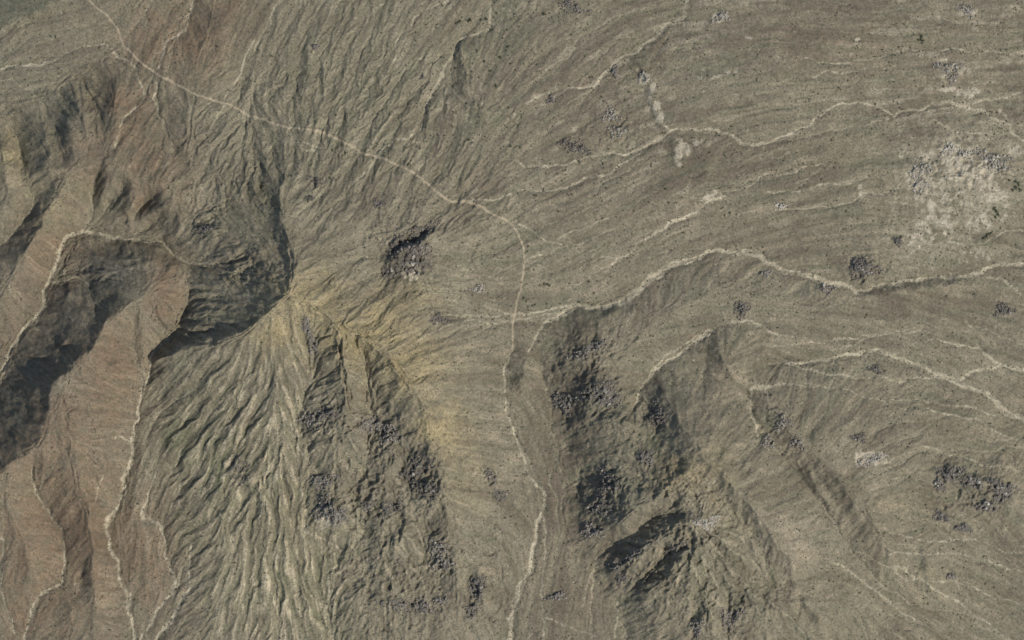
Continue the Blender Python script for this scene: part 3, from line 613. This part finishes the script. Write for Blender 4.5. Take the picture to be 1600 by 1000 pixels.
# scrub tint following the drainage threads, then fine washed sand
veg = smooth(0.25, 0.6, FLOW) * (0.4 + 0.5 * smooth(-0.2, 0.5, nz2)) * 0.30
RGB = RGB * (1 - veg[..., None]) + lin((104, 106, 84)).astype(F) * veg[..., None]
thread = smooth(0.62, 0.95, FLOW) * 0.32 * smooth(-0.3, 0.4, nz1 + 0.3)
sandc = lin((178, 166, 140)).astype(F)
sm = np.maximum(SAND * (0.80 + 0.22 * nz3 + 0.22 * STR1), thread)
sm = np.clip(sm, 0, 1)
RGB = RGB * (1 - sm[..., None]) + sandc * sm[..., None]
RGB = RGB * (1 - 0.8 * TRK[..., None]) + lin((176, 160, 133)).astype(F) * (0.8 * TRK[..., None])
# mottling of the soil itself
mot = 1.0 + 0.08 * nz1 + 0.10 * nz2 + 0.13 * nz3 + 0.17 * perlin(U, V, 4.6, 90) + 0.05 * STR1
RGB = np.clip(RGB * mot[..., None] * KALB, 0.01, 0.8).astype(F)

# ------------------------------------------------------------------ materials
def new_mat(name):
    m = bpy.data.materials.new(name); m.use_nodes = True
    nt = m.node_tree; b = nt.nodes['Principled BSDF']
    b.inputs['Roughness'].default_value = 0.95
    b.inputs['Specular IOR Level'].default_value = 0.15
    return m, nt, b
def mixrgb(nt, typ, fac, a, b):
    n = nt.nodes.new('ShaderNodeMix'); n.data_type = 'RGBA'; n.blend_type = typ
    for k, v in ((0, fac), (6, a), (7, b)):
        if hasattr(v, 'is_output'): nt.links.new(v, n.inputs[k])
        else: n.inputs[k].default_value = v if k == 0 else (*v, 1)
    return n.outputs[2]
def ramp(nt, src, stops):
    r = nt.nodes.new('ShaderNodeValToRGB')
    el = r.color_ramp.elements
    while len(el) < len(stops): el.new(0.5)
    for e, (p, c) in zip(el, stops): e.position = p; e.color = (c, c, c, 1)
    nt.links.new(src, r.inputs[0]); return r.outputs[0]
def ground_material(name, scrub):
    m, nt, b = new_mat(name)
    at = nt.nodes.new('ShaderNodeAttribute'); at.attribute_name = 'soil'
    tc = nt.nodes.new('ShaderNodeTexCoord')
    def noise(scale, det, rough=0.6):
        n = nt.nodes.new('ShaderNodeTexNoise'); n.inputs['Scale'].default_value = scale
        n.inputs['Detail'].default_value = det; n.inputs['Roughness'].default_value = rough
        nt.links.new(tc.outputs['Object'], n.inputs['Vector']); return n.outputs['Fac']
    fine = noise(0.42, 3, 0.75)
    c = mixrgb(nt, 'MULTIPLY', 1.0, at.outputs['Color'], ramp(nt, fine, [(0.34, 0.74), (0.5, 1.0), (0.66, 1.28)]))
    # low grey-green scrub too small to single out
    big = ramp(nt, noise(0.035, 3, 0.6), [(0.40, 0.35), (0.62, 1.0)])
    sc0 = ramp(nt, noise(0.31, 2, 0.7), [(0.53, 0.0), (0.60, scrub * 1.5)])
    sc = mixrgb(nt, 'MULTIPLY', 1.0, sc0, big)
    c = mixrgb(nt, 'MIX', sc, c, (0.075, 0.078, 0.05))
    peb = ramp(nt, noise(0.8, 2, 0.8), [(0.60, 0.0), (0.70, 0.32)])
    c = mixrgb(nt, 'MIX', peb, c, (0.40, 0.36, 0.29))
    nt.links.new(c, b.inputs['Base Color'])
    bp = nt.nodes.new('ShaderNodeBump'); bp.inputs['Strength'].default_value = 0.7; bp.inputs['Distance'].default_value = 1.6
    nt.links.new(noise(0.33, 4, 0.65), bp.inputs['Height']); nt.links.new(bp.outputs[0], b.inputs['Normal'])
    return m
M_soil = ground_material('scrubby_soil', 0.45)
M_sand = ground_material('wash_sand', 0.42)
M_track = ground_material('track_dust', 0.18)

# ------------------------------------------------------------------ ground meshes, one sheet cut along the washes, the track and the hills
X = U - 800.0; Y = 500.0 - V
def in_poly(poly, x, y):
    ins = np.zeros(x.shape, bool); n = len(poly)
    for i in range(n):
        x1, y1 = poly[i]; x2, y2 = poly[(i + 1) % n]
        c = ((y1 > y) != (y2 > y)) & (x < (x2 - x1) * (y - y1) / (y2 - y1 + 1e-9) + x1)
        ins ^= c
    return ins
MOUNT = [(300,335),(360,300),(440,270),(520,330),(590,350),(660,335),(720,420),(730,520),(760,600),(760,700),(745,800),(760,880),(770,1000),(770,1060),(520,1060),(515,960),(520,900),(528,862),(480,830),(400,1060),(230,1060),(262,930),(252,866),(248,826),(226,795),(236,753),(215,700),(212,640),(213,617),(240,547),(268,528),(275,440),(277,406),(285,360)]
RIDGE = [(277,406),(275,440),(268,528),(240,547),(213,617),(212,640),(203,716),(193,752),(164,812),(178,868),(200,945),(205,1060),(-60,1060),(-60,690),(0,590),(28,522),(72,450),(88,395),(127,361),(200,377),(253,382)]
HILL = [(846,545),(880,505),(940,490),(1000,500),(1015,580),(1045,610),(1075,655),(1110,700),(1160,755),(1205,805),(1245,865),(1265,935),(1280,1000),(1290,1060),(990,1060),(975,1000),(962,935),(934,884),(896,835),(902,765),(888,705),(856,640)]
cls = FACEID.copy()
free = cls == 0
cls[free & in_poly(MOUNT, WU, WV)] = 1
free = cls == 0
cls[free & in_poly(RIDGE, WU, WV)] = 2
free = cls == 0
cls[free & in_poly(HILL, WU, WV)] = 3
fc = cls[:-1, :-1]                                    # class of each cell
idx = np.arange(NU * NV).reshape(NV, NU)
P3 = np.stack([X, Y, Z], -1).reshape(-1, 3).astype(F)
RGBA = np.concatenate([RGB.reshape(-1, 3), np.ones((NU * NV, 1), F)], 1)
gX, gY = grads(Z)
NRM = np.stack([-gX, gY, np.ones_like(gX)], -1); NRM /= np.linalg.norm(NRM, axis=-1, keepdims=True)
NRM = NRM.reshape(-1, 3).astype(F)
def tag(o, label=None, cat=None, group=None, kind=None):
    if label: o['label'] = label
    if cat: o['category'] = cat
    if group: o['group'] = group
    if kind: o['kind'] = kind
    return o
def raw_mesh(name, verts, quads):
    me = bpy.data.meshes.new(name)
    k = quads.shape[1]
    me.vertices.add(len(verts)); me.vertices.foreach_set('co', np.ascontiguousarray(verts, F).ravel())
    me.loops.add(quads.size); me.loops.foreach_set('vertex_index', np.ascontiguousarray(quads, np.int32).ravel())
    me.polygons.add(len(quads)); me.polygons.foreach_set('loop_start', np.arange(0, quads.size, k, dtype=np.int32))
    me.update(calc_edges=True)
    return me
def land(name, mask, mat, label, cat):
    jj, ii = np.nonzero(mask)
    if len(jj) == 0: return None
    q = np.stack([idx[jj + 1, ii], idx[jj + 1, ii + 1], idx[jj, ii + 1], idx[jj, ii]], 1)
    uq, inv = np.unique(q.ravel(), return_inverse=True)
    me = raw_mesh(name, P3[uq], inv.reshape(-1, 4))
    me.polygons.foreach_set('use_smooth', np.ones(len(q), bool))
    a = me.attributes.new('soil', 'FLOAT_COLOR', 'POINT'); a.data.foreach_set('color', RGBA[uq].ravel())
    me.normals_split_custom_set_from_vertices(NRM[uq])
    me.materials.append(mat)
    o = bpy.data.objects.new(name, me); col.objects.link(o)
    return tag(o, label, cat, None, 'structure')
land('ground', fc == 0, M_soil, 'wide tan desert plain with faint streaks and scattered scrub', 'ground')
land('mountain', fc == 1, M_soil, 'peaked tan mountain with sharp crests, gullied flanks and dark shaded western face', 'mountain')
land('ridge', fc == 2, M_soil, 'long reddish ridge with a dark shaded side above the canyon wash', 'ridge')
land('hill', fc == 3, M_soil, 'rugged rocky hill with dark western cliffs and two narrow canyons', 'hill')
for i, (nm, lab, pl) in enumerate(WASH):
    land('dry_wash', fc == 10 + i, M_sand, lab, 'wash')
for i, (nm, lab, pl) in enumerate(TRACK):
    land('dirt_track', fc == 200 + i, M_track, lab, 'track')

# ------------------------------------------------------------------ height lookup for things that stand on the ground
def height(u, v):
    u = np.asarray(u, float); v = np.asarray(v, float)
    i = np.clip(np.searchsorted(us, u) - 1, 0, NU - 2); j = np.clip(np.searchsorted(vs_, v) - 1, 0, NV - 2)
    a = np.clip((u - us[i]) / (us[i + 1] - us[i]), 0, 1); b = np.clip((v - vs_[j]) / (vs_[j + 1] - vs_[j]), 0, 1)
    return (Z[j, i] * (1 - a) + Z[j, i + 1] * a) * (1 - b) + (Z[j + 1, i] * (1 - a) + Z[j + 1, i + 1] * a) * b
def at(field, u, v):
    i = np.clip(np.searchsorted(us, u) - 1, 0, NU - 1); j = np.clip(np.searchsorted(vs_, v) - 1, 0, NV - 1)
    return field[j, i]

# ------------------------------------------------------------------ rocks
def rock_material(name, dark, pale, lo, hi):
    m, nt, b = new_mat(name)
    tc = nt.nodes.new('ShaderNodeTexCoord'); oi = nt.nodes.new('ShaderNodeObjectInfo')
    n = nt.nodes.new('ShaderNodeTexNoise'); n.inputs['Scale'].default_value = 0.9; n.inputs['Detail'].default_value = 4
    geo = nt.nodes.new('ShaderNodeNewGeometry')
    nt.links.new(geo.outputs['Position'], n.inputs['Vector'])
    f = ramp(nt, n.outputs['Fac'], [(lo, 0.0), (hi, 1.0)])
    c = mixrgb(nt, 'MIX', f, dark, pale)
    v = nt.nodes.new('ShaderNodeMapRange'); v.inputs[3].default_value = 0.62; v.inputs[4].default_value = 1.3
    nt.links.new(oi.outputs['Random'], v.inputs[0])
    hs = nt.nodes.new('ShaderNodeHueSaturation'); nt.links.new(v.outputs[0], hs.inputs['Value']); nt.links.new(c, hs.inputs['Color'])
    nt.links.new(hs.outputs[0], b.inputs['Base Color'])
    return m
M_rock = rock_material('varnished_rock', (0.105, 0.092, 0.078), (0.31, 0.277, 0.228), 0.38, 0.66)
M_pale = rock_material('pale_rock', (0.22, 0.195, 0.155), (0.44, 0.40, 0.325), 0.34, 0.62)
M_mixed = rock_material('mottled_rock', (0.125, 0.11, 0.093), (0.37, 0.332, 0.275), 0.42, 0.64)
def ico():
    t = (1 + 5 ** 0.5) / 2
    v = np.array([(-1,t,0),(1,t,0),(-1,-t,0),(1,-t,0),(0,-1,t),(0,1,t),(0,-1,-t),(0,1,-t),(t,0,-1),(t,0,1),(-t,0,-1),(-t,0,1)], float)
    v /= np.linalg.norm(v[0])
    f = np.array([(0,11,5),(0,5,1),(0,1,7),(0,7,10),(0,10,11),(1,5,9),(5,11,4),(11,10,2),(10,7,6),(7,1,8),(3,9,4),(3,4,2),(3,2,6),(3,6,8),(3,8,9),(4,9,5),(2,4,11),(6,2,10),(8,6,7),(9,8,1)])
    return v, f
def sub(v, f):
    v = list(map(tuple, v)); cache = {}; out = []
    def mid(a, b):
        k = (min(a, b), max(a, b))
        if k not in cache:
            m = (np.array(v[a]) + np.array(v[b])) / 2; m /= np.linalg.norm(m)
            cache[k] = len(v); v.append(tuple(m))
        return cache[k]
    for a, b, c in f:
        x, y, z = mid(a, b), mid(b, c), mid(c, a)
        out += [(a, x, z), (b, y, x), (c, z, y), (x, y, z)]
    return np.array(v), np.array(out)
IV, IF = ico(); SV, SF = sub(IV, IF)
def rock_shape(seed, v0=SV):
    r = np.random.default_rng(seed)
    v = v0.copy()
    for _ in range(9):                                  # cut flat facets
        n = r.normal(size=3); n /= np.linalg.norm(n); d = r.uniform(0.45, 0.8)
        k = v @ n; v = v - np.where(k > d, k - d, 0)[:, None] * n
    v *= 1 + r.uniform(-.07, .07, (len(v), 1))
    v *= np.array([r.uniform(.8, 1.3), r.uniform(.7, 1.1), r.uniform(.7, 1.1)])
    return v
ROCKM = {}
for kind, mat in (('d', M_rock), ('p', M_pale)):
    for k in range(7):
        me = raw_mesh('rock', rock_shape(300 + k), SF); me.materials.append(mat)
        me.polygons.foreach_set('use_smooth', np.zeros(len(SF), bool))
        ROCKM[kind, k] = me
small_shapes = [rock_shape(500 + k, IV) for k in range(6)]

def scatter_mesh(name, pts, sizes, shapes, faces, mat, rng, sink=0.35, flat=1.0):
    n = len(pts)
    nv = len(shapes[0])
    vv = np.empty((n, nv, 3)); sh = np.array(shapes)[rng.integers(0, len(shapes), n)]
    a = rng.uniform(0, 6.283, n); c, s = np.cos(a), np.sin(a)
    vv[..., 0] = sh[..., 0] * c[:, None] - sh[..., 1] * s[:, None]
    vv[..., 1] = sh[..., 0] * s[:, None] + sh[..., 1] * c[:, None]
    vv[..., 2] = sh[..., 2] * flat + (flat - sink)
    vv *= sizes[:, None, None]
    vv += pts[:, None, :]
    ff = (faces[None] + (np.arange(n) * nv)[:, None, None]).reshape(-1, 3)
    me = raw_mesh(name, vv.reshape(-1, 3), ff); me.materials.append(mat)
    me.polygons.foreach_set('use_smooth', np.zeros(len(ff), bool))
    return me

def outcrop(label, lobes, n_big, n_small, kind, smin, smax, group=None):
    """lobes: (u, v, ru, rv, angle deg). Big stones are parts, the rubble between them one part."""
    r = np.random.default_rng(abs(hash((lobes[0][0], lobes[0][1], n_big))) % 100000)
    cu, cv = np.mean([l[0] for l in lobes]), np.mean([l[1] for l in lobes])
    root = bpy.data.objects.new('rock_outcrop', None); col.objects.link(root)
    base = Vector((cu - 800, 500 - cv, float(height(cu, cv))))
    root.location = base; root.empty_display_size = 3
    tag(root, label, 'rock outcrop', group)
    wts = np.array([l[2] * l[3] for l in lobes], float); wts /= wts.sum()
    def spots(n, spread):
        k = r.choice(len(lobes), n, p=wts)
        L = np.array([l for l in lobes], float)[k]
        q = np.sqrt(r.uniform(0, 1, n)) * spread; t = r.uniform(0, 6.283, n)
        q = q * (0.75 + 0.35 * np.sin(3 * t + L[:, 0]) )
        a, b = q * np.cos(t) * L[:, 2], q * np.sin(t) * L[:, 3]
        an = np.radians(L[:, 4])
        return L[:, 0] + a * np.cos(an) - b * np.sin(an), L[:, 1] + a * np.sin(an) + b * np.cos(an)
    u, v = spots(n_big, 1.0)
    size = 0.75 * (0.7 * smin + (1.2 * smax - 0.7 * smin) * r.uniform(0, 1, n_big) ** 2.2)
    h = height(u, v)
    for i in range(n_big):
        o = bpy.data.objects.new('rock', ROCKM[('p' if r.uniform() < {'d': .12, 'm': .3, 'p': .9}[kind] else 'd'), int(r.integers(0, 7))])
        col.objects.link(o); o.parent = root
        s = size[i]
        o.location = Vector((u[i] - 800, 500 - v[i], h[i] + s * 0.12)) - base
        o.scale = (s * r.uniform(.8, 1.2), s * r.uniform(.7, 1.1), s * r.uniform(.8, 1.35))
        o.rotation_euler = (r.uniform(-.4, .4), r.uniform(-.4, .4), r.uniform(0, 6.28))
    n_small = int(n_small * 3.0)
    if n_small:
        u, v = spots(n_small, 1.2)
        p = np.stack([u - 800, 500 - v, height(u, v)], 1) - np.array(base)
        me = scatter_mesh('rubble', p, 0.5 + 1.5 * r.uniform(0, 1, n_small) ** 2, small_shapes, IF, M_rock if kind == 'd' else M_pale if kind == 'p' else M_mixed, r)
        o = bpy.data.objects.new('rubble', me); col.objects.link(o); o.parent = root; o['kind'] = 'stuff'
    return root

for (lab, lobes, nb, ns, kd, s0, s1) in OUT:
    outcrop(lab, lobes, nb, ns, kd, s0, s1)
# lone white boulder on the valley floor
bo = bpy.data.objects.new('boulder', ROCKM['p', 2]); col.objects.link(bo)
bo.location = (895 - 800, 500 - 911, float(height(895, 911)) + .7); bo.scale = (2.4, 2.0, 2.0)
tag(bo, 'lone white boulder on the brown valley floor above the black boulder ridge', 'boulder')

# ------------------------------------------------------------------ shrubs
def leaf_material(name, c1, c2):
    m, nt, b = new_mat(name)
    geo = nt.nodes.new('ShaderNodeNewGeometry')
    n = nt.nodes.new('ShaderNodeTexNoise'); n.inputs['Scale'].default_value = 0.45; n.inputs['Detail'].default_value = 3
    nt.links.new(geo.outputs['Position'], n.inputs['Vector'])
    c = mixrgb(nt, 'MIX', ramp(nt, n.outputs['Fac'], [(0.35, 0), (0.65, 1)]), c1, c2)
    nt.links.new(c, b.inputs['Base Color']); return m
M_leaf = leaf_material('shrub_leaf', (0.035, 0.048, 0.026), (0.075, 0.085, 0.05))
M_scrub = leaf_material('dry_scrub_leaf', (0.045, 0.047, 0.032), (0.09, 0.086, 0.06))
def shrub_shape(seed):
    r = np.random.default_rng(seed); vs2 = []; fs = []
    for k in range(34):                                 # leaf clumps spread through the crown, each a bent triangle pair
        t = r.uniform(0, 6.283); q = math.sqrt(r.uniform(0, 1)) * (0.8 + 0.25 * math.sin(3 * t + seed)); z = r.uniform(.05, 1) * (1.1 - 0.7 * q)
        p = np.array([q * math.cos(t), q * math.sin(t), z]); a = r.normal(size=3); a /= np.linalg.norm(a)
        b_ = np.cross(a, r.normal(size=3)); b_ /= np.linalg.norm(b_); s = r.uniform(.2, .38)
        i = len(vs2); vs2 += [p - a * s, p + b_ * s * .8, p + a * s, p - b_ * s * .8 + np.array([0, 0, .06])]
        fs += [(i, i + 1, i + 2), (i, i + 2, i + 3)]
    for k in range(3):                                  # stems
        t = k * 2.1; i = len(vs2); vs2 += [np.array([.05, 0, -.25]), np.array([-.05, .05, -.25]), np.array([.4 * math.cos(t), .4 * math.sin(t), .6])]
        fs += [(i, i + 1, i + 2)]
    return np.array(vs2), np.array(fs)
SHM = []
for k in range(5):
    v, f = shrub_shape(k + 1); me = raw_mesh('shrub', v, f); me.materials.append(M_leaf); SHM.append(me)
def put_shrub(u, v, s, label, group):
    o = bpy.data.objects.new('shrub', SHM[random.randrange(5)]); col.objects.link(o)
    o.location = (u - 800, 500 - v, float(height(u, v))); k = random.uniform(.8, 1.25)
    o.scale = (s * k, s / k, s * random.uniform(.6, .85)); o.rotation_euler = (0, 0, random.uniform(0, 6.28))
    return tag(o, label, 'shrub', group)
CL = [  # clumps of shrubs the picture shows as dark green dots: place, how many, spread, size
 ('dark green shrub beside the pale wash on the northern slope', 'shrubs by the northern wash', [(715,33),(712,35),(718,31),(732,31),(735,30),(750,29),(768,45),(793,72),(759,28),(756,95),(780,88),(745,78),(748,120),(765,110)], 3.0),
 ('dark green bush among the white cracked rocks at the eastern edge', 'bushes by the cracked rocks', [(1590,292),(1595,286),(1585,296),(1590,283),(1598,296),(1560,330),(1556,325),(1563,335),(1558,338),(1545,368),(1540,371),(1550,365),(1580,280)], 3.4),
 ('dark green bush above the fine rill on the far eastern plain', 'bushes above the far rill', [(1441,59),(1444,62),(1438,61),(1443,66),(1442,55)], 3.0),
 ('dark green shrub on the brown plain above the meandering wash', 'shrubs on the brown plain', [(926,119),(922,120),(940,150),(838,306),(835,305),(905,252),(942,256),(893,53),(1040,295),(815,183),(813,230),(850,20),(803,20)], 2.4),
 ('dark green shrub beside the dirt track on the gullied slope', 'shrubs beside the track', [(638,258),(641,259),(485,313),(483,315),(487,309),(516,278),(540,240),(520,235),(590,225),(678,149),(775,135),(774,133)], 2.6),
 ('dark shrub on the middle of the plain beside the track', 'shrubs by the track on the plain', [(855,444),(850,443),(836,476),(832,477),(824,393),(822,470),(818,465),(858,446),(920,440),(905,472)], 2.3),
]
for lab, grp, pts, s in CL:
    for (u, v) in pts: put_shrub(u, v, s * random.uniform(.75, 1.15), lab, grp)
cnt = 0
r = np.random.default_rng(77)
while cnt < 190:
    u, v = r.uniform(560, 1595), r.uniform(5, 995)
    if at(RK, u, v) > 0.3 or at(SAND, u, v) > 0.4 or (u < 760 and 430 < v): continue
    if r.uniform() > 0.25 + 0.9 * math.exp(-((u - 740) / 90) ** 2 - ((v - 90) / 110) ** 2): continue
    if u < 800 and v < 330: zl, zg = 'small dark shrub dotted on the gullied northern slope beside the track', 'small shrubs on the gullied slope'
    elif u < 1200 and v < 250: zl, zg = 'small dark shrub dotted on the brown plain around the straight ledge', 'small shrubs around the ledge'
    elif u >= 1200 and v < 400: zl, zg = 'small dark shrub dotted on the eastern plain around the bare pale rocks', 'small shrubs around the pale rocks'
    elif v < 480: zl, zg = 'small dark shrub on the streaked plain between meandering and braided washes', 'small shrubs between the two long washes'
    elif u >= 1150: zl, zg = 'small dark shrub dotted on the fan around the boulder horseshoe', 'small shrubs around the boulder horseshoe'
    else: zl, zg = 'small dark shrub dotted along the middle valley and hill foot', 'small shrubs in the middle valley'
    put_shrub(u, v, r.uniform(1.3, 2.1), zl, zg); cnt += 1

def scrub_shape(seed):
    v = rock_shape(seed, IV) * np.array([1, 1, .7]); return v
n = 56000
u = r.uniform(-30, 1630, n); v = r.uniform(-30, 1030, n)
den = 0.22 + 0.30 * at(nz2, u, v) + 0.2 * at(nz1, u, v) + 0.35 * np.exp(-((at(NEARW, u, v) - 4) / 5.0) ** 2) + 0.25 * smooth(0.3, 0.7, at(FLOW, u, v)) + 0.9 * ((u < 92) & (v < 44 - 0.35 * u))
den = den * (1 - 0.7 * smooth(0.3, 0.8, at(PALE, u, v))) * (1 - at(TRK, u, v))
k = r.uniform(0, 1, n) < den
u, v = u[k], v[k]
sz = 0.55 + 1.25 * r.uniform(0, 1, len(u)) ** 2.2
me = scatter_mesh('scrub', np.stack([u - 800, 500 - v, height(u, v)], 1), sz, [scrub_shape(800 + q) for q in range(6)], IF, M_scrub, r, sink=0.3, flat=0.7)
o = bpy.data.objects.new('scrub', me); col.objects.link(o)
tag(o, 'countless low grey-green desert scrub dotted over all the slopes', 'scrub', None, 'stuff')
print('scrub', len(u), 'verts', NU * NV, 'objects', len(bpy.data.objects))
